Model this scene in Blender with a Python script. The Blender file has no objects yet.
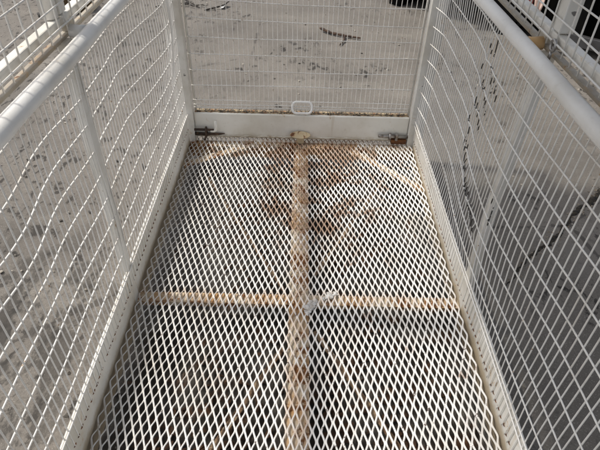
import bpy, bmesh, math, random
import numpy as np
from mathutils import Vector, Matrix

random.seed(7)
rng = np.random.default_rng(7)
S = bpy.context.scene
COL = S.collection

# ------------------------------------------------------------------ camera
cam_d = bpy.data.cameras.new("camera")
cam = bpy.data.objects.new("camera", cam_d)
COL.objects.link(cam)
_r = Vector((0.99969866, 0.00895378, 0.02285632))
_d = Vector((0.02329658, -0.6395047, -0.76843413))
_f = Vector((0.00773633, 0.76873505, -0.63952058))
M = Matrix.Identity(4)
for i in range(3):
    M[i][0] = _r[i]; M[i][1] = -_d[i]; M[i][2] = -_f[i]
M.translation = Vector((-0.0163, -1.2, 1.3358))
cam.matrix_world = M
cam_d.sensor_width = 36.0
cam_d.lens = 512.94 / 600 * 36
cam_d.clip_start = 0.02
cam_d.clip_end = 2000
S.camera = cam

# ------------------------------------------------------------------ light
SUN = Vector((0.65, -0.075, -1.0)).normalized()          # the way the light travels
to_sun = -SUN
elev = math.asin(to_sun.z)
world = bpy.data.worlds.new("World")
S.world = world
world.use_nodes = True
nt = world.node_tree
bg = nt.nodes["Background"]
sky = nt.nodes.new("ShaderNodeTexSky")
sky.sky_type = 'NISHITA'
sky.sun_disc = False
sky.sun_elevation = elev
sky.sun_rotation = math.atan2(to_sun.x, to_sun.y)
sky.air_density = 1.0
sky.dust_density = 4.0
sky.ozone_density = 1.0
hs = nt.nodes.new("ShaderNodeHueSaturation")          # thin haze: a paler sky
hs.inputs["Saturation"].default_value = 0.42
nt.links.new(sky.outputs[0], hs.inputs["Color"])
nt.links.new(hs.outputs[0], bg.inputs[0])
bg.inputs[1].default_value = 0.15
sd = bpy.data.lights.new("sun", 'SUN')
sd.energy = 2.45
sd.angle = math.radians(3.5)
sd.color = (1.0, 0.95, 0.87)
sun = bpy.data.objects.new("sun", sd)
COL.objects.link(sun)
sun.rotation_euler = SUN.to_track_quat('-Z', 'Y').to_euler()
sun.location = (-4, 1, 6)
S.view_settings.view_transform = 'Standard'
S.view_settings.look = 'None'
S.view_settings.exposure = 0.27
S.view_settings.gamma = 1.0

GZ = -0.12          # the concrete

# ------------------------------------------------------------------ materials
class NT:
    def __init__(s, name):
        s.m = bpy.data.materials.new(name); s.m.use_nodes = True
        s.t = s.m.node_tree; s.b = s.t.nodes["Principled BSDF"]
        s.co = s.n("ShaderNodeTexCoord").outputs["Object"]
    def n(s, t, **k):
        o = s.t.nodes.new(t)
        for a, v in k.items(): setattr(o, a, v)
        return o
    def l(s, a, b): s.t.links.new(a, b)
    def noise(s, scale, detail=4, rough=.55, stretch=None, dist=0.0, off=(0, 0, 0)):
        o = s.n("ShaderNodeTexNoise")
        o.inputs["Scale"].default_value = scale; o.inputs["Detail"].default_value = detail
        o.inputs["Roughness"].default_value = rough; o.inputs["Distortion"].default_value = dist
        mp = s.n("ShaderNodeMapping"); mp.inputs["Location"].default_value = off
        if stretch: mp.inputs["Scale"].default_value = stretch
        s.l(s.co, mp.inputs[0]); s.l(mp.outputs[0], o.inputs["Vector"])
        return o.outputs["Fac"]
    def voro(s, scale, off=(0, 0, 0), feature='F1', out="Distance", rand=1.0):
        o = s.n("ShaderNodeTexVoronoi", feature=feature)
        o.inputs["Scale"].default_value = scale
        o.inputs["Randomness"].default_value = rand
        mp = s.n("ShaderNodeMapping"); mp.inputs["Location"].default_value = off
        s.l(s.co, mp.inputs[0]); s.l(mp.outputs[0], o.inputs["Vector"])
        return o.outputs[out]
    def ramp(s, fac, a, b, lo=0.0, hi=1.0):
        o = s.n("ShaderNodeMapRange"); o.interpolation_type = 'SMOOTHSTEP'
        o.inputs[1].default_value = a; o.inputs[2].default_value = b
        o.inputs[3].default_value = lo; o.inputs[4].default_value = hi
        s.l(fac, o.inputs[0]); return o.outputs[0]
    def math(s, op, a, b=None):
        o = s.n("ShaderNodeMath", operation=op)
        for i, v in enumerate((a, b)):
            if v is None: continue
            if isinstance(v, (int, float)): o.inputs[i].default_value = v
            else: s.l(v, o.inputs[i])
        return o.outputs[0]
    def mix(s, fac, a, b):
        o = s.n("ShaderNodeMix", data_type='RGBA')
        if isinstance(fac, (int, float)): o.inputs[0].default_value = fac
        else: s.l(fac, o.inputs[0])
        for v, k in ((a, 6), (b, 7)):
            if isinstance(v, tuple): o.inputs[k].default_value = (*v, 1)
            else: s.l(v, o.inputs[k])
        return o.outputs[2]
    def attr(s, name):
        o = s.n("ShaderNodeAttribute"); o.attribute_name = name; return o.outputs["Fac"]
    def sep(s):
        o = s.n("ShaderNodeSeparateXYZ"); s.l(s.co, o.inputs[0]); return o.outputs
    def bump(s, h, strength=.3, dist=.002):
        o = s.n("ShaderNodeBump"); o.inputs["Strength"].default_value = strength
        o.inputs["Distance"].default_value = dist
        s.l(h, o.inputs["Height"]); s.l(o.outputs[0], s.b.inputs["Normal"])
    def out(s, col, rough=.5, metal=0.0, spec=.5):
        if isinstance(col, tuple): s.b.inputs["Base Color"].default_value = (*col, 1)
        else: s.l(col, s.b.inputs["Base Color"])
        if isinstance(rough, (int, float)): s.b.inputs["Roughness"].default_value = rough
        else: s.l(rough, s.b.inputs["Roughness"])
        s.b.inputs["Metallic"].default_value = metal
        s.b.inputs["Specular IOR Level"].default_value = spec
        return s.m

RUST = (0.20, 0.075, 0.022)
DKRUST = (0.055, 0.022, 0.010)
CREAM = (0.62, 0.47, 0.28)

def paint(name, base=(.70, .685, .64), grime=(.42, .37, .29), rust=.70, scuff=.70, rough=.42, chips=True, foot=0):
    q = NT(name)
    big = q.noise(3.2, 5, .6, off=(3, 1, 2))
    fine = q.noise(38, 5, .65)
    c = q.mix(q.ramp(big, .42, .72, 0, .55), base, grime)
    c = q.mix(q.ramp(fine, .55, .75, 0, .35), c, grime)
    if foot:
        zz = q.sep()[2]
        ft = q.math('ADD', zz, q.math('MULTIPLY', q.math('SUBTRACT', q.noise(22, 5, .7, off=(2, 2, 8)), .5), foot * 1.6))
        c = q.mix(q.ramp(ft, 0.0, foot, .75, 0), c, (.36, .27, .15))
        dr = q.ramp(q.noise(24, 4, .6, stretch=(1, 1, .06), off=(4, 1, 0)), .60, .72, 0, .38)
        c = q.mix(dr, c, (.46, .36, .23))
    if chips:
        sp = q.ramp(q.noise(26, 6, .7, dist=.4, off=(9, 2, 5)), rust, rust + .035)
        halo = q.ramp(q.noise(26, 6, .7, dist=.4, off=(9, 2, 5)), rust - .09, rust + .02, 0, .6)
        c = q.mix(halo, c, (.50, .33, .16))
        c = q.mix(sp, c, q.mix(fine, RUST, DKRUST))
        sc = q.ramp(q.noise(30, 3, .5, stretch=(1, .16, 1), off=(1, 7, 3)), scuff, scuff + .03)
        c = q.mix(sc, c, (.16, .15, .14))
    q.bump(q.noise(120, 3, .6), .25, .0006)
    return q.out(c, q.ramp(fine, .3, .7, rough - .08, rough + .16))

M_PAINT = paint("white_paint")
M_TUBE = paint("handrail_paint", base=(.81, .80, .775), grime=(.50, .47, .41), rust=.735, scuff=.705, rough=.36)
M_RAIL = paint("rail_paint", base=(.72, .70, .65), grime=(.44, .39, .30), rust=.67, scuff=.73, foot=.03)
M_PLATE = paint("kick_plate_paint", base=(.79, .77, .71), grime=(.52, .47, .37), rust=.70, scuff=.76, foot=.035)

def wire_mat():
    q = NT("wire_paint")
    n = q.noise(60, 4, .6)
    c = q.mix(q.ramp(q.noise(7, 4, .6), .45, .75, 0, .5), (.74, .72, .68), (.48, .43, .36))
    c = q.mix(q.ramp(n, .66, .72), c, (.30, .19, .10))
    chip = q.math('MULTIPLY', q.attr("chip"), q.ramp(q.noise(38, 3, .7, off=(4, 4, 1)), .42, .52))
    c = q.mix(q.ramp(chip, .35, .5), c, (.022, .020, .018))
    return q.out(c, .45)
M_WIRE = wire_mat()

def floor_mat():
    q = NT("expanded_metal_paint")
    x, y, z = q.sep()
    n = q.noise(14, 5, .65)
    c = q.mix(q.ramp(q.noise(5, 4, .6, off=(2, 2, 2)), .45, .75, 0, .45), (.77, .755, .72), (.47, .41, .33))
    # rust has bled into the paint where the mesh is welded to the beams
    ax = q.math('ABSOLUTE', x)
    band = q.math('MAXIMUM', q.ramp(ax, .02, .055, 1, 0), q.ramp(q.math('ABSOLUTE', q.math('SUBTRACT', y, .01)), .015, .05, .7, 0))
    bl = q.math('MULTIPLY', band, q.ramp(q.noise(11, 5, .7, off=(5, 5, 5)), .36, .60))
    c = q.mix(q.math('MULTIPLY', bl, .55), c, (.50, .30, .14))
    r1 = q.noise(9, 6, .72, dist=.5, off=(7, 3, 1))
    mid = q.math('MULTIPLY', q.ramp(q.math('ABSOLUTE', q.math('SUBTRACT', x, .08)), .10, .42, 1, 0), q.ramp(y, .10, .45, 0, 1))
    far = q.math('ADD', q.math('MULTIPLY', mid, .155), q.ramp(y, .75, 1.05, 0, .10))
    rr = q.math('ADD', r1, far)
    c = q.mix(q.ramp(rr, .59, .72, 0, .8), c, (.27, .135, .055))
    c = q.mix(q.ramp(q.noise(46, 4, .7, off=(1, 8, 2)), .61, .67, 0, .9), c, DKRUST)
    return q.out(c, .5)
M_FLOOR = floor_mat()

def beam_mat():
    q = NT("rusty_cream_beam_paint")
    c = q.mix(q.ramp(q.noise(8, 5, .65), .38, .66), (.66, .57, .43), (.50, .29, .12))
    c = q.mix(q.ramp(q.noise(16, 6, .72, dist=.6, off=(3, 3, 3)), .50, .58), c, (.24, .10, .03))
    c = q.mix(q.ramp(q.noise(22, 6, .7, off=(8, 1, 1)), .62, .68), c, DKRUST)
    q.bump(q.noise(60, 4, .7), .4, .001)
    return q.out(c, .75)
M_BEAM = beam_mat()

def rust_mat(name, a=RUST, b=DKRUST, light=(.42, .24, .10)):
    q = NT(name)
    c = q.mix(q.ramp(q.noise(40, 5, .7), .35, .65), a, b)
    c = q.mix(q.ramp(q.noise(65, 4, .7, off=(2, 6, 1)), .58, .68), c, light)
    q.bump(q.noise(150, 4, .7), .5, .0012)
    return q.out(c, .85)
M_RUST = rust_mat("rusty_steel")
M_BRACE = rust_mat("rusty_brace", (.36, .26, .16), (.12, .06, .03), (.52, .45, .34))
M_LATCH = rust_mat("dark_rusty_latch", (.075, .045, .03), (.03, .024, .02), (.20, .10, .05))
M_LUG = paint("yellowed_lug_paint", base=(.58, .50, .34), grime=(.32, .20, .08), rust=.56, scuff=.8)
M_CAP = paint("rust_stained_rail_paint", base=(.44, .40, .33), grime=(.17, .11, .065), rust=.60, scuff=.7)
M_OCHRE = paint("ochre_rust_paint", base=(.60, .38, .17), grime=(.52, .40, .27), rust=.66, scuff=.8)

def steel_mat():
    q = NT("bare_steel")
    c = q.mix(q.ramp(q.noise(50, 4, .6), .4, .7), (.42, .41, .40), (.16, .12, .09))
    return q.out(c, .38, .75)
M_STEEL = steel_mat()

def simple(name, a, b, scale=12, rough=.7, lo=.38, hi=.66):
    q = NT(name)
    c = q.mix(q.ramp(q.noise(scale, 5, .65), lo, hi), a, b)
    q.bump(q.noise(scale * 5, 4, .6), .3, .002)
    return q.out(c, rough)
M_BLACK = simple("black_painted_steel", (.003, .003, .003), (.006, .0055, .005), 9, .95)
M_BLACK.node_tree.nodes["Principled BSDF"].inputs["Specular IOR Level"].default_value = .08
M_SILL = simple("worn_grey_steel", (.040, .040, .042), (.025, .024, .023), 14, .5)
M_CLOTH = simple("pale_pink_cloth", (.58, .44, .38), (.48, .34, .28), 20, .9)
M_RED = simple("dull_red_paint", (.17, .02, .018), (.10, .018, .016), 20, .5)
M_BARK = simple("brown_bark", (.075, .042, .024), (.02, .013, .01), 30, .9)
M_TWIG = simple("black_twig_bark", (.022, .018, .015), (.04, .033, .027), 30, .9)
M_DIRT = simple("black_joint_dirt", (.010, .009, .008), (.045, .035, .022), 60, .95)
M_GRIT = simple("grit", (.10, .075, .05), (.30, .26, .20), 90, .95)
M_TIMBER = simple("yellow_timber", (.50, .34, .10), (.38, .25, .08), 20, .8)
M_TIMBER_DK = simple("stained_timber", (.11, .07, .03), (.06, .04, .02), 20, .8)
M_STONE = simple("dark_stone", (.03, .028, .026), (.06, .055, .05), 40, .9)
M_PAPER = simple("white_litter", (.72, .72, .70), (.6, .6, .58), 30, .8)
M_GALV = simple("grey_shade_sheet", (.36, .37, .38), (.28, .28, .29), 5, .5)

def ground_mat():
    q = NT("stained_concrete")
    x, y, z = q.sep()
    base = q.mix(q.ramp(q.noise(1.3, 6, .6), .35, .68), (.180, .163, .142), (.118, .107, .094))
    # pale sweep of cement, drag marks
    base = q.mix(q.ramp(q.noise(2.2, 5, .6, stretch=(.35, 1.3, 1), off=(4, 0, 0)), .55, .72, 0, .55), base, (.25, .23, .20))
    # aggregate grain
    base = q.mix(q.ramp(q.noise(120, 3, .7), .42, .68, 0, .55), base, (.105, .096, .084))
    base = q.mix(q.ramp(q.noise(260, 2, .6, off=(1, 1, 1)), .60, .70, 0, .6), base, (.36, .34, .31))
    # older damp / oil patches
    base = q.mix(q.ramp(q.noise(2.8, 5, .62, off=(8, 3, 0)), .56, .70, 0, .55), base, (.15, .14, .128))
    # black spots: lichen and oil drips in clusters
    cl = q.ramp(q.noise(1.7, 3, .55, off=(2, 5, 0)), .49, .62)
    left = q.ramp(x, -.9, -.5, 1, 0)
    cl2 = q.math('MAXIMUM', cl, q.math('MULTIPLY', left, .85))
    blot = q.noise(17, 5, .68, dist=.4, off=(3, 3, 0), stretch=(1, .55, 1))
    bm = q.math('MULTIPLY', q.ramp(blot, .55, .62), cl2)
    base = q.mix(q.math('MULTIPLY', bm, .9), base, (.022, .020, .018))
    near = q.math('MULTIPLY', left, q.ramp(y, .1, .7, 1, 0))
    base = q.mix(q.math('MULTIPLY', near, q.ramp(q.noise(7, 6, .72, dist=.3, off=(2, 8, 0), stretch=(1, .6, 1)), .47, .57, 0, .8)), base, (.042, .039, .035))
    base = q.mix(q.ramp(q.noise(52, 4, .7, off=(8, 8, 0)), .58, .66, 0, .45), base, (.07, .065, .058))
    sp = q.ramp(q.noise(34, 3, .5, off=(6, 1, 0), stretch=(1, .55, 1)), .62, .67)
    base = q.mix(q.math('MULTIPLY', q.math('MULTIPLY', sp, cl), .9), base, (.040, .036, .032))
    # hairline cracks
    cr = q.voro(.55, off=(.3, .7, .2), feature='DISTANCE_TO_EDGE')
    crk = q.math('MULTIPLY', q.ramp(q.math('ADD', cr, q.math('MULTIPLY', q.math('SUBTRACT', q.noise(7, 5, .7), .5), .05)), .0015, .0045, 1, 0), q.ramp(q.noise(1.1, 2, .5, off=(4, 4, 0)), .45, .55))
    base = q.mix(q.math('MULTIPLY', crk, .7), base, (.05, .045, .04))
    # under-floor shade painted into the concrete colour, along with some dirt
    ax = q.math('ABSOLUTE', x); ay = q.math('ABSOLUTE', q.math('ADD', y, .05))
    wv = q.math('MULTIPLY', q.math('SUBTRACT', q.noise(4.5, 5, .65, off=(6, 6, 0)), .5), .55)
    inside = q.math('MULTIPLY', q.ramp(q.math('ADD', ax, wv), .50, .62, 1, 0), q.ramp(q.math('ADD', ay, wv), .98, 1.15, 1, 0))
    lit_patch = q.math('MULTIPLY', q.ramp(q.math('ADD', x, wv), -.40, -.15, 1, 0), q.ramp(q.math('ADD', y, wv), -.05, .2, 0, 1))  # far-left sunlit ground, painted by thinning the dark tone here
    cage_shade = q.math('MULTIPLY', inside, q.math('SUBTRACT', 1.0, q.math('MULTIPLY', lit_patch, .85)))
    cage_shade = q.math('MULTIPLY', cage_shade, q.ramp(q.noise(7, 5, .7, off=(1, 9, 0)), .30, .55, .35, 1))
    dirt = q.mix(q.ramp(q.noise(10, 5, .7, off=(5, 2, 0)), .52, .70), (.030, .026, .021), (.11, .050, .022))  # near-black tone of the painted shade, with rust-brown dirt patches
    base = q.mix(q.math('MULTIPLY', cage_shade, .95), base, dirt)
    h = q.math('ADD', q.noise(9, 6, .7), q.math('MULTIPLY', q.noise(150, 3, .7), .25))
    q.bump(h, .55, .008)
    return q.out(base, .9, 0, .25)
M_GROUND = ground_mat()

# ------------------------------------------------------------------ helpers
class MB:
    def __init__(s): s.v = []; s.f = []; s.a = []; s.n = 0
    def add(s, V, F, A=None):
        V = np.asarray(V, float); s.v.append(V)
        s.f += [tuple(int(i) + s.n for i in f) for f in F]
        s.a.append(np.zeros(len(V)) if A is None else np.asarray(A, float)); s.n += len(V)
    def box(s, a, b):
        (x0, y0, z0), (x1, y1, z1) = a, b
        s.add([(x0, y0, z0), (x1, y0, z0), (x1, y1, z0), (x0, y1, z0), (x0, y0, z1), (x1, y0, z1), (x1, y1, z1), (x0, y1, z1)],
              [(0, 3, 2, 1), (4, 5, 6, 7), (0, 1, 5, 4), (1, 2, 6, 5), (2, 3, 7, 6), (3, 0, 4, 7)])
    def obox(s, p, q, w, h, up=(0, 0, 1)):
        p, q = Vector(p), Vector(q); d = (q - p).normalized(); u = Vector(up)
        r = d.cross(u).normalized() * w / 2; u2 = r.normalized().cross(d) * h / 2
        V = [e + a * r + b * u2 for e in (p, q) for a, b in ((-1, -1), (1, -1), (1, 1), (-1, 1))]
        s.add([tuple(v) for v in V], [(0, 1, 2, 3), (7, 6, 5, 4), (0, 4, 5, 1), (1, 5, 6, 2), (2, 6, 7, 3), (3, 7, 4, 0)])
    def tube(s, P, r, n=8, A=None, closed=False):
        P = np.asarray(P, float); m = len(P)
        r = np.broadcast_to(np.asarray(r, float), (m,))
        if closed: T = np.roll(P, -1, 0) - np.roll(P, 1, 0)
        else: T = np.gradient(P, axis=0)
        T /= np.linalg.norm(T, axis=1)[:, None] + 1e-12
        ref = np.array([0, 0, 1.]) if abs(T[:, 2]).mean() < .7 else np.array([1., 0, 0])
        if closed or abs(T[:, 2]).max() > .95 and abs(T[:, 2]).min() < .5:
            N = np.zeros_like(P); c = ref - T[0] * (ref @ T[0])
            if np.linalg.norm(c) < .1: ref = np.array([0, 1., 0])
            cur = ref
            for i in range(m):
                cur = cur - T[i] * (cur @ T[i]); cur /= np.linalg.norm(cur); N[i] = cur
        else:
            N = ref - T * (T @ ref)[:, None]; N /= np.linalg.norm(N, axis=1)[:, None]
        B = np.cross(T, N); an = np.arange(n) * 2 * math.pi / n
        V = P[:, None] + r[:, None, None] * (np.cos(an)[None, :, None] * N[:, None] + np.sin(an)[None, :, None] * B[:, None])
        F = []
        for i in range(m if closed else m - 1):
            j = (i + 1) % m
            for k in range(n): F.append((i * n + k, i * n + (k + 1) % n, j * n + (k + 1) % n, j * n + k))
        if not closed:
            F.append(tuple(range(n - 1, -1, -1))); F.append(tuple((m - 1) * n + k for k in range(n)))
        s.add(V.reshape(-1, 3), F, None if A is None else np.repeat(A, n))
    def lump(s, c, rad, seed=0, flat=1.0, n=2, rough=.3):
        bm = bmesh.new(); bmesh.ops.create_icosphere(bm, subdivisions=n, radius=1.0)
        rr = random.Random(seed); ph = [rr.uniform(0, 6.28) for _ in range(6)]
        V = []
        for v in bm.verts:
            p = v.co; k = 1 + rough * (math.sin(3.1 * p.x + ph[0]) * math.sin(2.7 * p.y + ph[1]) + .6 * math.sin(5.3 * p.z + 4.1 * p.x + ph[2]) + .4 * math.sin(7 * p.y + ph[3])) * .6
            V.append((c[0] + p.x * rad * k, c[1] + p.y * rad * k, c[2] + p.z * rad * k * flat))
        F = [tuple(v.index for v in f.verts) for f in bm.faces]; bm.free(); s.add(V, F)
    def build(s, name, mat, parent=None, smooth=False, bevel=0.0, chip=False):
        V = np.concatenate(s.v)
        me = bpy.data.meshes.new(name); me.from_pydata(V.tolist(), [], s.f)
        if chip:
            at = me.attributes.new("chip", 'FLOAT', 'POINT'); at.data.foreach_set("value", np.concatenate(s.a).astype(np.float32))
        me.materials.append(mat)
        if smooth: me.polygons.foreach_set("use_smooth", [True] * len(me.polygons))
        me.update()
        o = bpy.data.objects.new(name, me); COL.objects.link(o)
        if parent: o.parent = parent
        if bevel:
            b = o.modifiers.new("bevel", 'BEVEL'); b.width = bevel; b.segments = 2; b.limit_method = 'ANGLE'
        return o

def tag(o, label=None, cat=None, group=None, kind=None):
    for k, v in (("label", label), ("category", cat), ("group", group), ("kind", kind)):
        if v: o[k] = v
    return o

def empty(name, loc=(0, 0, 0)):
    o = bpy.data.objects.new(name, None); COL.objects.link(o); o.location = loc; o.empty_display_size = .1
    return o

def wob(t, amp, seed, k=(1.3, 2.9, 5.7)):
    r = random.Random(seed)
    return sum(amp / (i + 1) * np.sin(k_ * np.asarray(t) * 2 * math.pi / 2.2 + r.uniform(0, 6.28)) for i, k_ in enumerate(k))

# ------------------------------------------------------------------ the ground
def ground():
    mb = MB()
    c = np.concatenate([[-400, -120, -40, -15], np.linspace(-6, 6, 49), [15, 40, 120, 400]])
    X, Y = np.meshgrid(c, c, indexing='ij')
    Z = GZ + np.where((abs(X) < 6.1) & (abs(Y) < 6.1), .004 * np.sin(X * 1.7 + .4) * np.sin(Y * 1.3 + 1), 0)
    n = len(c)
    V = np.stack([X, Y, Z], -1).reshape(-1, 3)
    F = [(i * n + j, (i + 1) * n + j, (i + 1) * n + j + 1, i * n + j + 1) for i in range(n - 1) for j in range(n - 1)]
    mb.add(V, F)
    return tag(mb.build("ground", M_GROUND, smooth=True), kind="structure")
ground()

# ------------------------------------------------------------------ the cage
cage = empty("safety_cage", (0, 0, 0))
tag(cage, "white painted steel work cage with wire mesh sides and rusty expanded metal floor", "work cage")

L = 1.08            # half length
# --- expanded metal floor -------------------------------------------------
def floor_mesh():
    SWD, LWD = .0234, .0575
    w, t, phi = .0053, .0021, math.radians(42)
    mb = MB()
    nst = int(round(2 * .557 / (SWD / 2)))
    x0 = -nst * SWD / 4
    prof = []                                   # (y in half periods, 0 = left bond, 1 = right bond)
    nh = int(2 * L / (LWD / 2)) + 1
    for h in range(nh):
        a, b = (0, 1) if h % 2 == 0 else (1, 0)
        for u, s_ in ((0.0, 0), (.10, .0), (.30, .22), (.50, .5), (.70, .78), (.90, 1.0)):
            prof.append((h + u - .05, a + (b - a) * s_))
    prof = np.array(prof); m = len(prof)
    Y = -L + prof[:, 0] * LWD / 2
    for k in range(nst):
        side = prof[:, 1] if k % 2 == 0 else 1 - prof[:, 1]
        ca = w / 2 * math.cos(phi) * .93; sa = w / 2 * math.sin(phi)
        xc = x0 + k * SWD / 2 + ca + (SWD / 2 - 2 * ca) * side
        zc = sa * (1 - 2 * side)
        xc = xc + .0009 * np.sin(Y * 3 + k * .05) + rng.normal(0, .00012, m)
        zc = zc - .003 + .003 * np.sin(Y * 4.1 + xc * 3) * np.sin(xc * 5 + 1) + .0011 * np.sin(Y * 17 + xc * 23) * np.sin(xc * 19 - Y * 7)
        d = np.stack([np.gradient(xc), np.gradient(Y)], -1); d /= np.linalg.norm(d, axis=1)[:, None]
        pe = np.stack([d[:, 1], -d[:, 0]], -1)              # to +X
        wv = np.stack([math.cos(phi) * pe[:, 0], math.cos(phi) * pe[:, 1], np.full(m, math.sin(phi))], -1) * w / 2
        tv = np.stack([-math.sin(phi) * pe[:, 0], -math.sin(phi) * pe[:, 1], np.full(m, math.cos(phi))], -1) * t / 2
        C = np.stack([xc, Y, zc], -1)
        V = np.stack([C - wv - tv, C + wv - tv, C + wv + tv, C - wv + tv], 1).reshape(-1, 3)
        F = []
        for i in range(m - 1):
            for q in range(4): F.append((i * 4 + q, i * 4 + (q + 1) % 4, i * 4 + 4 + (q + 1) % 4, i * 4 + 4 + q))
        mb.add(V, F)
    return mb.build("floor_mesh", M_FLOOR, cage)
floor_mesh()

ZB = -.013          # tops of the members under the mesh
def beam(name, p, q, w, h, mat=M_BEAM):
    mb = MB()
    p = Vector(p); q = Vector(q)
    mb.obox((p.x, p.y, ZB - .003), (q.x, q.y, ZB - .003), w, .006)
    d = (q - p).normalized(); r = Vector((d.y, -d.x, 0))
    for s_ in (-1, 1):
        o_ = r * s_ * (w / 2 - .0028)
        mb.obox((p.x + o_.x, p.y + o_.y, ZB - .006 - h / 2 + .003), (q.x + o_.x, q.y + o_.y, ZB - .006 - h / 2 + .003), .005, h - .006)
    return mb.build(name, mat, cage)
beam("floor_beam", (0, -L, 0), (0, 1.07, 0), .068, .03)
beam("floor_beam", (-.56, .012, 0), (-.036, .012, 0), .046, .018)
beam("floor_beam", (.036, .012, 0), (.56, .012, 0), .046, .018)
def brace(p, q, w, z, mat=M_BEAM):
    mb = MB(); mb.obox((p[0], p[1], z), (q[0], q[1], z), w, .006)
    if w < .03: mat = M_BRACE
    return mb.build("floor_brace", mat, cage, bevel=.001)
brace((-.56, .852, 0), (-.22, 1.075, 0), .042, -.018)
brace((.56, .690, 0), (.20, 1.075, 0), .040, -.018)
brace((-.055, .085, 0), (-.44, .80, 0), .014, -.045)
brace((.055, .16, 0), (.42, .86, 0), .014, -.045)
brace((-.05, -.17, 0), (-.52, -1.05, 0), .018, -.045)
brace((.055, -.10, 0), (.53, -.93, 0), .018, -.045)
mb = MB()
for c, r, sd_ in (((.036, -.028, .001), .020, 1), ((.052, -.010, 0), .016, 2), ((.030, -.055, .0), .013, 3), ((.105, .022, .0), .019, 4), ((.128, .034, 0), .014, 5), ((.085, .010, -.001), .012, 6)):
    mb.lump(c, r * .72, sd_, .30, 3, .9)
tag(mb.build("weld_bead", simple("grey_weld_filler", (.68, .67, .65), (.42, .38, .33), 60, .8), cage, smooth=True), "lumpy grey filler splashed over the middle of the floor")
# end members below the mesh
mb = MB(); mb.box((-.558, 1.025, -.075), (.558, 1.074, -.010)); mb.build("end_beam", M_BEAM, cage, bevel=.002)
mb = MB(); mb.box((-.558, -1.08, -.075), (.558, -1.03, -.010)); mb.build("end_beam", M_BEAM, cage, bevel=.002)

# --- long bottom rails -----------------------------------------------------
for sx in (-1, 1):
    mb = MB()
    ys = np.linspace(-L, 1.05, 40)
    bow = wob(ys, .0022, 11 + sx)
    top = (.140 if sx < 0 else .117) + wob(ys, .0016, 15 + sx)
    V = []
    for y, b_, t_ in zip(ys, bow, top):
        xi = sx * .560 + b_; xo = sx * .567 + b_
        V += [(xi, y, -.085), (xo, y, -.085), (xo, y, t_), (xi, y, t_)]
    F = []
    for i in range(len(ys) - 1):
        for q in range(4):
            f = (i * 4 + q, i * 4 + (q + 1) % 4, i * 4 + 4 + (q + 1) % 4, i * 4 + 4 + q)
            F.append(f if sx < 0 else f[::-1])
    F.append((0, 1, 2, 3) if sx > 0 else (3, 2, 1, 0)); k = (len(ys) - 1) * 4
    F.append((k + 3, k + 2, k + 1, k) if sx > 0 else (k, k + 1, k + 2, k + 3))
    mb.add(V, F)
    mb.box((min(sx * .567, sx * .605), -L, -.085), (max(sx * .567, sx * .605), 1.05, -.078))
    br = mb.build("bottom_rail", M_RAIL, cage, bevel=.0025)
    # rust at the cut wire ends
    mb = MB(); r_ = random.Random(sx)
    ze = .072 if sx < 0 else .034
    for y in np.arange(-L + .012, 1.04, .025):
        if r_.random() < .93:
            x = sx * .5600 + wob(y, .0022, 11 + sx); a_ = r_.uniform(.004, .0095); z_ = ze + r_.uniform(-.003, .003)
            mb.tube([(x, y - a_, z_ + .001), (x, y - a_ * .4, z_), (x, y + a_ * .5, z_ + .001), (x, y + a_, z_)], [.0008, .0022, .0026, .001], 6)
    tag(mb.build("rusty_wire_end", M_RUST, br), "row of rusty wire ends along the rail", kind="stuff")

# --- posts -----------------------------------------------------------------
TOPZ = 2.0
for sx in (-1, 1):
    for nm, y0, y1, xi in (("corner_post", 1.056, 1.103, .533), ("middle_post", -.021, .021, .5588), ("corner_post", -1.10, -1.055, .564)):
        mb = MB()
        a, b = sorted((sx * xi, sx * (.584 if nm == "middle_post" else .606)))
        z0 = -.08
        zs = np.linspace(z0, .885, 14)
        lean = .012 if (nm == "middle_post" and sx > 0) else 0.0
        V = []
        for z in zs:
            o_ = -sx * lean * math.sin(min(1, z / .885) * math.pi)
            V += [(a + o_, y0, z), (b + o_, y0, z), (b + o_, y1, z), (a + o_, y1, z)]
        F = [(0, 3, 2, 1)]
        for i in range(len(zs) - 1):
            for q in range(4): F.append((i * 4 + q, i * 4 + (q + 1) % 4, i * 4 + 4 + (q + 1) % 4, i * 4 + 4 + q))
        k = (len(zs) - 1) * 4; F.append((k, k + 1, k + 2, k + 3)); mb.add(V, F)
        mb.build(nm, M_PAINT, cage, bevel=.004)

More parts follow.
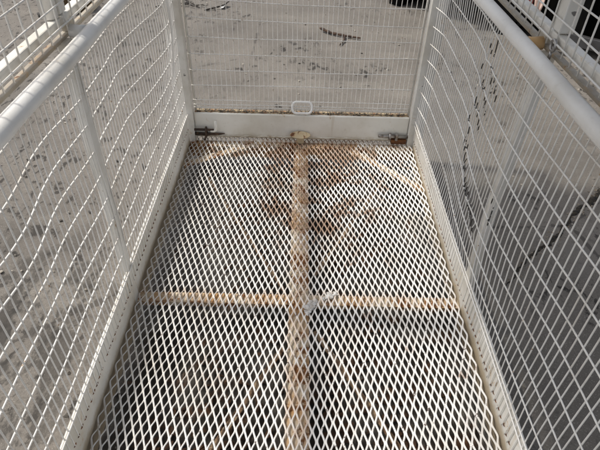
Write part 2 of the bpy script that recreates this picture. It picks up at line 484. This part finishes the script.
# --- mid rails (two stacked flats with a rusty gap), upper frame ------------
for sx in (-1, 1):
    a, b = sorted((sx * .567, sx * .603))
    a2, b2 = sorted((sx * .572, sx * .590))
    mb = MB(); mb.box((a2, -1.10, .884), (b2, 1.103, .892)); mb.build("lower_cap_rail", M_CAP, cage, bevel=.001)
    a, b = sorted((sx * .571, sx * .594))
    mb = MB(); mb.box((a, -1.10, .910), (b, 1.103, .934)); mb.build("mid_rail", M_RAIL, cage, bevel=.003)
    for y in (-1.0, -.5, .06, .55, 1.0):
        mb = MB(); mb.box((a2 + .002, y - .02, .8925), (b2 - .002, y + .02, .9095)); mb.build("rail_spacer", M_CAP, cage)
    # upper posts: round tube on the left middle, box elsewhere
    for y in (-1.078, 0.0):
        mb = MB(); x = sx * .586
        if y == 0 and sx < 0:
            mb.tube([(x - .004, .0, .937), (x - .004, .0, TOPZ - .01)], .019, 16)
            mb.build("upper_post", M_TUBE, cage, smooth=True)
            mb = MB(); mb.box((x - .012, .022, .937), (x + .012, .058, TOPZ - .01)); mb.build("upper_post", M_PAINT, cage, bevel=.002)
        else:
            mb.box((x - .016, y - .022, .937), (x + .020 * (1 if sx < 0 else .9), y + .022, TOPZ - .01)); mb.build("upper_post", M_PAINT, cage, bevel=.003)
    mb = MB(); mb.box((a, -1.10, 1.70), (b, .62, 1.735)); mb.build("top_rail", M_RAIL, cage, bevel=.003)

# --- unseen roof sheet, added to shade the right hand side -----------------------------
mb = MB()
xs = np.linspace(-.66, .62, 129); zz = TOPZ + .008 * np.sign(np.sin(xs * 60)) * np.minimum(1, abs(np.sin(xs * 60)) * 2)
V = [(x, y, z + o_) for o_ in (0, .0015) for y in (-1.13, 1.05) for x, z in zip(xs, zz)]
n = len(xs); F = []
for i in range(n - 1):
    F.append((i, n + i, n + i + 1, i + 1)); F.append((2 * n + i, 2 * n + i + 1, 3 * n + i + 1, 3 * n + i))
    F.append((i, i + 1, 2 * n + i + 1, 2 * n + i)); F.append((n + i, 3 * n + i, 3 * n + i + 1, n + i + 1))
mb.add(V, F); mb.build("shade_roof", M_GALV, cage)

# --- lower wire panels ------------------------------------------------------
LY = [-1.1, -.6, -.5, -.42, -.30, -.22, -.1, 0, .07, .2, .28, .37, .5, .68, .83, .93, 1.0, 1.06]
LD = [0, .0, -.008, -.006, .012, .014, .004, 0, .006, .012, .022, .012, -.010, -.036, -.046, -.012, -.002, 0]
RY = [-1.1, -.8, -.6, -.5, -.35, -.16, 0, .2, .31, .37, .5, .7, .9, 1.0, 1.06]
RD = [0, .01, .002, -.002, -.016, -.032, -.034, -.022, -.004, .006, .022, .022, .026, .012, 0]
_g = np.linspace(-1.1, 1.1, 441)
def _sm(a, b, s=6):
    v = np.interp(_g, a, b); k = np.exp(-.5 * (np.arange(-20, 21) / s) ** 2); k /= k.sum()
    return np.convolve(np.pad(v, 20, mode='edge'), k, 'valid')
LS, RS = _sm(LY, LD, 5), _sm(RY, RD, 6)
CREASE = np.array([(.34, .80), (.31, .77), (.355, .70), (.30, .66), (.33, .60), (.30, .58), (.36, .53), (.33, .49), (.35, .43), (.27, .39), (.20, .366), (.12, .355), (.03, .325)])
CHIPL = [[(.345, .80), (.32, .776), (.30, .76)], [(.29, .81), (.285, .78)], [(.265, .742), (.205, .696)], [(.21, .735), (.16, .70)], [(.355, .705), (.31, .674), (.25, .649), (.19, .622)],
         [(.375, .615), (.30, .596), (.24, .562)], [(.375, .53), (.335, .503), (.35, .435)],
         [(.33, .49), (.35, .43), (.27, .39), (.20, .366), (.12, .355), (.04, .325)], [(.34, .47), (.29, .41), (.24, .39)],
         [(-.05, .50), (-.07, .43)]]
def segd(Y, Z, pts):
    D = np.full(np.shape(Y), 9.)
    for (a, b), (c, d) in zip(pts[:-1], pts[1:]):
        t = np.clip(((Y - a) * (c - a) + (Z - b) * (d - b)) / ((c - a) ** 2 + (d - b) ** 2), 0, 1)
        D = np.minimum(D, np.hypot(Y - a - t * (c - a), Z - b - t * (d - b)))
    return D
def deform(sx, Y, Z):
    edge = np.clip((Z - .118) / .09, 0, 1) * np.clip((.885 - Z) / .07, 0, 1)
    if sx < 0:
        D = np.interp(Y, _g, LS) * np.exp(-((Z - .62) / .20) ** 2) * edge
        D += .003 * np.sin(Y * 9 + Z * 13) * edge
    else:
        D = np.interp(Y, _g, RS) * np.exp(-((Z - .5) / .36) ** 2) * edge
        D += .003 * np.sin(Y * 8 + Z * 11 + 1) * edge
    dx = D * .72; dz = D * .42
    if sx > 0:
        c = segd(Y, Z, CREASE.tolist())
        dx = dx + (-.006 * np.exp(-(c / .022) ** 2) + .004 * np.exp(-(c / .05) ** 2)) * edge
        near = np.exp(-(c / .03) ** 2)
        dz = dz - .003 * near
    return dx, dz
def panel(sx):
    mb = MB(); R = .0019
    ys = np.arange(-L + .012, 1.045, .025)
    zs = [.143 if sx < 0 else .113] + [.135 + .0762 * k for k in range(10)] + [.878]
    N = 84
    for i, y in enumerate(ys):
        z = np.linspace(.072 if sx < 0 else .034, .884, N)
        Y = y + .0016 * math.sin(i * 2.1) + .003 * np.sin(z * 6 + i * .3) * np.clip((z - .1) / .1, 0, 1)
        Z = z.copy()
        dx, dz = deform(sx, Y, Z)
        if sx > 0:
            c = segd(Y, Z, CREASE.tolist()); Y = Y + .0035 * np.sin(c * 110 + i * 1.9) * np.exp(-(c / .05) ** 2)
        X = sx * (.5575 + dx)
        A = np.zeros(N)
        if sx > 0:
            for l_ in CHIPL: A = np.maximum(A, np.exp(-(segd(Y, Z, l_) / (.018 if len(l_) > 5 else .012)) ** 2))
        mb.tube(np.stack([X, Y, Z + dz], -1), R, 6, A)
    YY = np.linspace(-L, 1.055, 260)
    off = .0036 if sx < 0 else -.0034
    for j, z in enumerate(zs):
        Z = np.full_like(YY, z) + wob(YY, .0016, 40 + j + 20 * sx)
        dx, dz = deform(sx, YY, Z)
        X = sx * (.5575 + off + dx)
        A = np.zeros(len(YY))
        if sx > 0:
            for l_ in CHIPL: A = np.maximum(A, .8 * np.exp(-(segd(YY, Z, l_) / .010) ** 2))
        if (2 if sx < 0 else 1) <= j < 11:
            mb.tube(np.stack([X, YY, Z + dz], -1), .0021, 6, A)
        else:
            if j != 1: mb.tube(np.stack([sx * (.5575 - .0034) * np.ones_like(YY), YY, Z], -1), .0021, 6)
    o = mb.build("wire_panel", M_WIRE, cage, smooth=True, chip=True)
    if sx > 0: tag(o, "bulging wire panel with a crease of scraped black wires")
panel(-1); panel(1)

# --- upper wire panels (square mesh) ----------------------------------------
for sx in (-1, 1):
    mb = MB()
    for i, y in enumerate(np.arange(-1.085, .61, .048)):
        z = np.linspace(.902, 1.73, 12)
        mb.tube(np.stack([np.full(12, sx * .5655) + .002 * np.sin(z * 5 + i), np.full(12, y) + .0015 * np.sin(z * 9 + i * 2), z], -1), .0022, 6)
    YY = np.linspace(-1.10, .605, 60)
    for j, z in enumerate(np.arange(.921, 1.73, .048)):
        mb.tube(np.stack([np.full(60, sx * (.5655 - .0040)) + .002 * np.sin(YY * 3 + j), YY, z + wob(YY, .0014, 90 + j)], -1), .0022, 6)
    mb.build("upper_wire_panel", M_WIRE, cage, smooth=True, chip=True)

# --- handrails ---------------------------------------------------------------
for sx in (-1, 1):
    mb = MB(); zc = .891; r_ = .0185
    P = [(sx * .52, y, zc) for y in np.linspace(-1.06, .97, 40)]
    for a in np.linspace(0, math.pi / 2, 8)[1:]:
        P.append((sx * (.52 + .06 * (1 - math.cos(a))), .97 + .06 * math.sin(a), zc))
    P = np.array(P); P[:40, 2] += wob(P[:40, 1], .0012, 3 + sx)
    mb.tube(P, r_, 24)
    h = mb.build("handrail", M_TUBE, cage, smooth=True)
    for y in (.035, -.98):
        mb = MB(); mb.tube([(sx * .532, y, .893), (sx * .545, y, .894), (sx * .566, y, .896)], [.0175, .0155, .016], 16)
        o = mb.build("bracket", M_OCHRE if sx > 0 else M_TUBE, h, smooth=True)
        if sx > 0: tag(o, "ochre rusted handrail bracket")
# eye bolt beside the right bracket
mb = MB()
an = np.linspace(0, 2 * math.pi, 20, endpoint=False)
mb.tube([(.560 + .0 * a, -.035 + .012 * math.cos(a), .916 + .012 * math.sin(a)) for a in an], .0035, 8, closed=True)
mb.tube([(.5595, -.035, .902), (.5595, -.035, .884)], .004, 8)
mb.build("eye_bolt", M_STEEL, cage, smooth=True)

# ------------------------------------------------------------------ end gate
YG = 1.080
mb = MB()
xs = np.linspace(-.531, .531, 30)
V = []; top = .137
for x in xs:
    w_ = float(wob(x * 2, .0012, 5))
    V += [(x, YG + w_, .006), (x, YG + .045, .006), (x, YG + .045, top), (x, YG + w_, top)]
F = [(0, 1, 2, 3)]
for i in range(len(xs) - 1):
    for q in range(4): F.append((i * 4 + q, i * 4 + 4 + q, i * 4 + 4 + (q + 1) % 4, i * 4 + (q + 1) % 4))
k = (len(xs) - 1) * 4; F.append((k + 3, k + 2, k + 1, k)); mb.add(V, F)
gate = mb.build("kick_plate", M_PLATE, cage, bevel=.004)
gate["label"] = "white end kick plate with rust speckled top edge"
# weld lip along the foot
mb = MB()
xs = np.linspace(-.52, .52, 120)
mb.tube(np.stack([xs, np.full(120, YG - .002) , .017 + .002 * np.sin(xs * 90) + .001 * np.sin(xs * 233)], -1), .0035 + .0012 * np.sin(xs * 60), 6)
mb.build("weld_seam", M_PLATE, gate, smooth=True)
# rust band on the top face, thin scale
mb = MB()
xs = np.linspace(-.529, .529, 160)
r_ = random.Random(3)
V = []
for x in xs: V += [(x, YG + .012 + r_.uniform(0, .009), top + .0018), (x, YG + .046, top + .0018), (x, YG + .046, top + .0004), (x, YG + .010 + r_.uniform(0, .004), top + .0004)]
F = []
for i in range(len(xs) - 1):
    for q in range(4): F.append((i * 4 + q, i * 4 + 4 + q, i * 4 + 4 + (q + 1) % 4, i * 4 + (q + 1) % 4))
mb.add(V, F)
q_ = NT("rust_scale")
cc = q_.mix(q_.ramp(q_.noise(30, 6, .75), .42, .60), (.44, .35, .22), (.20, .10, .045))
cc = q_.mix(q_.ramp(q_.noise(55, 5, .75, off=(5, 1, 1)), .50, .57), cc, (.035, .028, .016))
q_.bump(q_.noise(120, 4, .7), .6, .002)
M_SCALE = q_.out(cc, .95)
mb.build("rust_scale", M_SCALE, gate)
# loose dirt and leaf crumbs on the ledge
mb = MB(); r_ = random.Random(12)
for i in range(240):
    mb.lump((r_.uniform(-.52, .52), YG + r_.uniform(.016, .042), top + .003), r_.uniform(.0015, .0052), i, r_.uniform(.4, .8), 1, .6)
tag(mb.build("ledge_debris", M_GRIT, gate), "brown crumbs of dirt along the ledge", kind="stuff")
# gate wire panel
mb = MB(); yg = YG + .030; R = .0016
for i, x in enumerate(np.arange(-.520, .525, .0223)):
    z = np.linspace(.130, 1.18, 24)
    mb.tube(np.stack([x + .0012 * np.sin(z * 7 + i * 1.7), yg + .003 * np.sin(z * 4 + x * 3), z], -1), R, 6)
XX = np.linspace(-.531, .531, 60)
for j, z in enumerate([.158, .1725] + [.196 + .0765 * k for k in range(13)]):
    bow = -.006 * np.sin((XX + .53) / 1.06 * math.pi) * (1 if j > 3 else 0) + wob(XX * 2, .0012, 60 + j)
    if j > 6: bow += -.010 * (XX / .53)
    mb.tube(np.stack([XX, yg - .0036 + .003 * np.sin(z * 4 + XX * 3), z + bow], -1), .0023, 6)
mb.build("wire_panel", M_WIRE, gate, smooth=True, chip=True)
mb = MB(); mb.tube([(-.531, YG + .03, 1.185), (.531, YG + .03, 1.185)], .006, 10); mb.build("top_bar", M_PAINT, gate, smooth=True)
for sx in (-1, 1):
    mb = MB(); mb.tube([(sx * .527, YG + .03, .137), (sx * .527, YG + .03, 1.185)], .005, 8); mb.build("stile", M_PAINT, gate, smooth=True)
# handle loop
mb = MB(); P = []
hw, z0, z1, r_ = .048, .148, .196, .020
for cx, cz, a0 in ((hw - r_, z1 - r_, 0), (-hw + r_, z1 - r_, 90), (-hw + r_, z0 + r_, 180), (hw - r_, z0 + r_, 270)):
    for a in np.linspace(a0, a0 + 90, 7): P.append((cx + r_ * math.cos(math.radians(a)), YG + .004 + .5 * (cz + r_ * math.sin(math.radians(a)) - z0), cz + r_ * math.sin(math.radians(a))))
mb.tube(P, .0060, 10, closed=True)
mb.build("handle", paint("handle_paint", base=(.86, .85, .83), grime=(.7, .68, .63), rust=.8), gate, smooth=True)
# yellowed lug: oval plate on a short stem
mb = MB()
n = 28; V = []
for rr, dz in ((1, 0), (1, .007)):
    for k in range(n):
        a = 2 * math.pi * k / n
        u, v = .050 * math.cos(a) * (1 + .04 * math.cos(2 * a)), .019 * math.sin(a)
        # plate leans back against the kick plate
        V.append((-.006 + u, YG - .020 + v * .62 - dz * .7, .040 + v * .78 + dz * .6))
F = [tuple(range(n)), tuple(range(2 * n - 1, n - 1, -1))] + [(k, n + k, n + (k + 1) % n, (k + 1) % n) for k in range(n)]
mb.add(V, F)
mb.box((-.024, YG - .026, -.006), (.014, YG - .010, .028))
tag(mb.build("lug", M_LUG, gate, bevel=.0015), "yellowed oval lug plate on a stem")
# left latch: two rusty rods, bracket loop and a white upright
mb = MB()
mb.tube([(-.533, YG - .018, .057), (-.49, YG - .018, .057), (-.436, YG - .018, .056)], .006, 10)
mb.tube([(-.533, YG - .012, .030), (-.48, YG - .012, .029), (-.415, YG - .010, .030), (-.385, YG - .006, .031)], [.008, .0075, .006, .002], 10)
lat = mb.build("latch_bolt", M_LATCH, gate, smooth=True); lat["label"] = "dark rusty latch rods at the left corner"
mb = MB(); mb.tube([(-.425, YG - .016, .104), (-.425, YG - .016, .070), (-.4275, YG - .017, .055), (-.436, YG - .018, .051), (-.452, YG - .018, .050)], .0075, 10)
mb.build("latch_handle", M_PLATE, lat, smooth=True)
mb = MB(); P = [(-.476, YG - .014 + .016 * math.cos(a), .043 + .024 * math.sin(a)) for a in np.linspace(0, 2 * math.pi, 16, endpoint=False)]
mb.tube(P, .0045, 8, closed=True); mb.tube([(-.476, YG - .028, .028), (-.484, YG - .032, .006)], .005, 8)
mb.build("latch_bracket", M_LATCH, lat, smooth=True)
# right latch: bare barrel bolt
mb = MB()
mb.tube([(.385, YG - .016, .044), (.392, YG - .016, .044), (.393, YG - .016, .044), (.533, YG - .016, .042)], [.006, .0085, .0085, .0085], 14)
mb.tube([(.438, YG - .016, .043), (.448, YG - .016, .043)], .0175, 16)
lat2 = mb.build("latch_bolt", M_STEEL, gate, smooth=True); lat2["label"] = "bare steel barrel bolt at the right corner"
mb = MB(); mb.box((.452, YG - .022, .002), (.528, YG - .003, .026)); mb.build("latch_keeper", M_RUST, lat2, bevel=.002)
mb = MB(); mb.box((.470, YG - .028, .024), (.482, YG - .004, .058)); mb.build("latch_bracket", M_STEEL, lat2, bevel=.002)

# ------------------------------------------------------------------ things lying on the concrete
def stick(name, P, r, mat, seed, n=8, knots=0.15):
    mb = MB(); P = np.asarray(P, float)
    t = np.linspace(0, 1, 26); s = np.linspace(0, 1, len(P))
    Q = np.stack([np.interp(t, s, P[:, k]) for k in range(3)], -1)
    rr = random.Random(seed)
    Q[:, :2] += np.array([[rr.gauss(0, r * .18), rr.gauss(0, r * .18)] for _ in t])
    R = np.interp(t, [0, .05, .9, 1], [.6, 1, .75, .35]) * r * (1 + knots * np.sin(t * 37 + seed) + .08 * np.sin(t * 81))
    mb.tube(Q, R, n)
    return mb
root = empty("stick", (.30, 2.95, GZ))
tag(root, "short brown forked stick lying on the concrete beyond the end gate", "stick")
def child(mb, name, mat, root):
    mb.v = [v - np.array(root.location) for v in mb.v]
    return mb.build(name, mat, root, smooth=True)
G = GZ + .012
child(stick("s", [(.14, 3.03, G + .012), (.22, 2.955, G + .004), (.33, 2.90, G + .002), (.46, 2.855, G)], .0115, M_BARK, 4), "branch", M_BARK, root)
child(stick("s", [(.335, 2.895, G + .006), (.325, 2.80, G), (.285, 2.70, G - .003)], .008, M_BARK, 5), "side_shoot", M_BARK, root)

root = empty("fallen_twig", (-1.0, 3.55, GZ))
tag(root, "thin black branching twig on the concrete behind the left corner post", "twig")
child(stick("s", [(-1.30, 3.50, G), (-1.18, 3.60, G + .01), (-1.05, 3.56, G + .015), (-.93, 3.49, G + .01)], .0065, M_TWIG, 8, knots=.3), "branch", M_TWIG, root)
child(stick("s", [(-1.12, 3.78, G + .03), (-1.06, 3.66, G + .02), (-.98, 3.57, G + .01), (-.90, 3.50, G)], .0065, M_TWIG, 9, knots=.3), "branch", M_TWIG, root)
child(stick("s", [(-.86, 3.44, G), (-.78, 3.50, G + .005), (-.70, 3.53, G + .02), (-.66, 3.62, G + .03)], .007, M_TWIG, 10, knots=.3), "branch", M_TWIG, root)
for k_, (a_, b_) in enumerate((((-1.22, 3.56), (-1.26, 3.66)), ((-1.10, 3.57), (-1.02, 3.63)), ((-1.02, 3.60), (-1.08, 3.52)), ((-.95, 3.54), (-.86, 3.56)), ((-.80, 3.49), (-.76, 3.42)), ((-1.16, 3.60), (-1.20, 3.50)))):
    child(stick("s", [(*a_, G + .01), ((a_[0] + b_[0]) / 2 + .01, (a_[1] + b_[1]) / 2, G + .012), (*b_, G)], .0045, M_TWIG, 30 + k_, knots=.3), "side_shoot", M_TWIG, root)
mb = MB()
V = [(-.735, 3.50, GZ + .008), (-.70, 3.50, GZ + .02), (-.675, 3.60, GZ + .035), (-.71, 3.61, GZ + .015), (-.735, 3.50, GZ + .010), (-.70, 3.50, GZ + .022), (-.675, 3.60, GZ + .037), (-.71, 3.61, GZ + .017)]
mb.add(V, [(3, 2, 1, 0), (4, 5, 6, 7), (0, 1, 5, 4), (1, 2, 6, 5), (2, 3, 7, 6), (3, 0, 4, 7)])
tag(mb.build("paper_scrap", M_PAPER), "small white scrap caught on the black twig beyond the gate", "litter")

# dirt-filled ragged strip of black rubber on the right
mb = MB(); rr = random.Random(21)
A0, B0 = np.array([1.52, .905]), np.array([.80, .20])
N = 320
d_ = (B0 - A0) / np.linalg.norm(B0 - A0); nrm = np.array([-d_[1], d_[0]])
V = []
for i in range(N):
    t = i / (N - 1)
    c = A0 + (B0 - A0) * t + nrm * (.010 * math.sin(t * 14) + .004 * math.sin(t * 61 + 1) + .002 * math.sin(t * 173))
    w = np.interp(t, [0, .12, .35, .6, .85, 1], [.015, .018, .011, .013, .008, .001])
    wl = w * (1 + .22 * math.sin(t * 47) + .18 * math.sin(t * 119 + 2) + rr.uniform(-.12, .12))
    wr = w * (1 + .22 * math.sin(t * 53 + 4) + .18 * math.sin(t * 131) + rr.uniform(-.12, .12))
    h = .007 * (1 + .3 * math.sin(t * 80)) + rr.uniform(0, .001)
    for o_, z in ((-wl, -.002), (-wl * .6, h * .7), (.1 * w, h), (wr * .7, h * .6), (wr, -.002)):
        V.append((*(c + nrm * o_), GZ + z + .001))
F = [(i * 5 + k, i * 5 + k + 1, i * 5 + 6 + k, i * 5 + 5 + k) for i in range(N - 1) for k in range(4)]
mb.add(V, F)
tag(mb.build("rubber_strip", M_DIRT, smooth=False), "ragged black strip lying diagonally on the shaded concrete right of the cage", "rubber strip")
mb = MB()
for i in range(260):
    t = rr.random(); c = A0 + (B0 - A0) * t + nrm * rr.gauss(0, .018)
    mb.lump((c[0], c[1], GZ + .003), rr.uniform(.0015, .005), i, .7, 1, .6)
tag(mb.build("dirt_crumbs", M_GRIT), "brown crumbs scattered along the black rubber strip", "crumbs", kind="stuff")

# loose grit all over
mb = MB()
for i in range(1500):
    x, y = rr.uniform(-3.2, 3.2), rr.uniform(-1.5, 4.2)
    if abs(x) < .5 and y < .4 and rr.random() < .3: continue
    mb.lump((x, y, GZ + .002), rr.choice((.0025, .003, .004, .005, .008)), i, .65, 1, .6)
q_ = NT("pebbles")
M_PEB = q_.out(q_.mix(q_.ramp(q_.noise(3.7, 2, .5), .35, .65), (.06, .055, .05), (.36, .33, .28)), .9)
tag(mb.build("grit", M_PEB), "fine loose grit and pebbles scattered over the stained concrete", "grit", kind="stuff")

# rotted leaf litter caught under the floor
mb = MB()
for cx, cy, sx_, sy_, n_ in ((.16, .62, .10, .22, 300), (-.12, .60, .10, .20, 170), (.20, -.30, .08, .16, 150), (-.22, -.42, .10, .12, 110), (.05, .95, .30, .05, 140), (-.40, -.55, .06, .05, 60), (.0, .1, .35, .5, 160)):
    for i in range(n_):
        x, y = rr.gauss(cx, sx_), rr.gauss(cy, sy_)
        if abs(x) > .53 or abs(y) > 1.0: continue
        a = rr.uniform(0, 6.28); l_ = rr.uniform(.008, .024); w_ = l_ * rr.uniform(.25, .6)
        ca, sa = math.cos(a), math.sin(a); z = GZ + rr.uniform(.004, .014); tl = rr.uniform(-.006, .006)
        P = [(-l_, 0, 0), (-l_ * .2, -w_, tl), (l_ * .5, -w_ * .6, 0), (l_, 0, .003), (l_ * .3, w_, -tl), (-l_ * .5, w_ * .7, 0)]
        Vt = [(x + p * ca - q * sa, y + p * sa + q * ca, z + r0 + o) for o in (0, .0012) for p, q, r0 in P]
        mb.add(Vt, [(5, 4, 3, 2, 1, 0), (6, 7, 8, 9, 10, 11)] + [(k, (k + 1) % 6, 6 + (k + 1) % 6, 6 + k) for k in range(6)])
M_LEAF = simple("rotted_leaf", (.075, .036, .016), (.025, .016, .010), 30, .9)
tag(mb.build("leaf_litter", M_LEAF), "dark brown rotted leaf litter on the ground beneath the mesh floor", "leaf litter", kind="stuff")

# timber block and dark stone on the left
root = empty("timber_block", (-2.03, 3.42, GZ))
tag(root, "short yellow topped timber block lying on the concrete left of the cage", "timber block")
mb = MB(); mb.box((-.17, -.16, .0), (.17, .22, .13)); o = mb.build("block", M_TIMBER_DK, root, bevel=.006)
mb = MB(); mb.box((-.172, -.162, .131), (.172, .222, .155)); mb.build("top_board", M_TIMBER, root, bevel=.004)
root.rotation_euler.z = .5
mb = MB(); mb.lump((0, 0, .02), .035, 3, .7, 2, .5)
o = mb.build("stone", M_STONE, smooth=True); o.location = (-2.17, 3.17, GZ)
tag(o, "small black stone on the concrete left of the cage near the timber block", "stone")

# ------------------------------------------------------------------ the black bin beyond
root = empty("steel_bin", (1.43, 3.195, GZ))
root.rotation_euler.z = math.atan2(-.678, .735)
tag(root, "large black steel bin standing on the concrete beyond the right side panel", "steel bin")
mb = MB()
u0, u1, dep, H = -1.0, 2.6, 1.5, 1.35
V = [(u0, .05, .12), (u1, .05, .12), (u1, dep, .12), (u0, dep, .12), (u0, -.02, H), (u1, -.02, H), (u1, dep + .1, H), (u0, dep + .1, H),
     (u0 + .04, .02, H), (u1 - .04, .02, H), (u1 - .04, dep + .06, H), (u0 + .04, dep + .06, H), (u0 + .04, .09, .16), (u1 - .04, .09, .16), (u1 - .04, dep - .04, .16), (u0 + .04, dep - .04, .16)]
mb.add(V, [(3, 2, 1, 0), (0, 1, 5, 4), (1, 2, 6, 5), (2, 3, 7, 6), (3, 0, 4, 7), (4, 5, 9, 8), (5, 6, 10, 9), (6, 7, 11, 10), (7, 4, 8, 11),
           (8, 9, 13, 12), (9, 10, 14, 13), (10, 11, 15, 14), (11, 8, 12, 15), (12, 13, 14, 15)])
mb.build("bin_body", M_BLACK, root)
for k in range(9):
    mb = MB(); x = u0 + .10 + k * .425; mb.box((x, -.045, .125), (x + .06, .048, H - .08)); mb.build("rib", M_BLACK, root, bevel=.004)
for k in range(4):
    mb = MB(); x = u0 + .12 + k * 1.05; mb.box((x, .03, 0.0), (x + .12, dep - .03, .118)); mb.build("skid", M_BLACK, root, bevel=.004)
mb = MB(); mb.box((.62, -.09, .10), (2.4, -.048, .18)); mb.build("sill_bar", M_SILL, root, bevel=.004)
mb = MB(); mb.box((.41, -.062, .26), (.455, -.047, .46)); mb.build("reflector", M_RED, root, bevel=.003)
# rag hanging on it
mb = MB(); nu, nv = 14, 16
def rag(y_off):
    V = []
    for j in range(nv):
        v = j / (nv - 1)
        for i in range(nu):
            u = i / (nu - 1)
            wdt = .11 + .02 * math.sin(v * 5)
            x = .50 + (u - .5) * wdt * (1 - .35 * v ** 3) + .008 * math.sin(v * 9)
            y = -.075 + .012 * math.sin(u * 9 + v * 3) + y_off
            z = .62 - v * (.36 + .03 * math.sin(u * 6))
            V.append((x, y, z))
    return V
V = rag(0) + rag(-.004); F = []; o_ = nu * nv
for j in range(nv - 1):
    for i in range(nu - 1):
        a = j * nu + i; F.append((a, a + 1, a + nu + 1, a + nu)); F.append((o_ + a, o_ + a + nu, o_ + a + nu + 1, o_ + a + 1))
for i in range(nu - 1):
    F.append((i, o_ + i, o_ + i + 1, i + 1)); a = (nv - 1) * nu + i; F.append((a, a + 1, o_ + a + 1, o_ + a))
for j in range(nv - 1):
    a = j * nu; F.append((a, a + nu, o_ + a + nu, o_ + a)); a = j * nu + nu - 1; F.append((a, o_ + a, o_ + a + nu, a + nu))
mb.add(V, F); o = mb.build("rag", M_CLOTH, smooth=True)
o.location = root.location; o.rotation_euler = root.rotation_euler
tag(o, "pale pink rag hanging against the black steel bin", "rag")
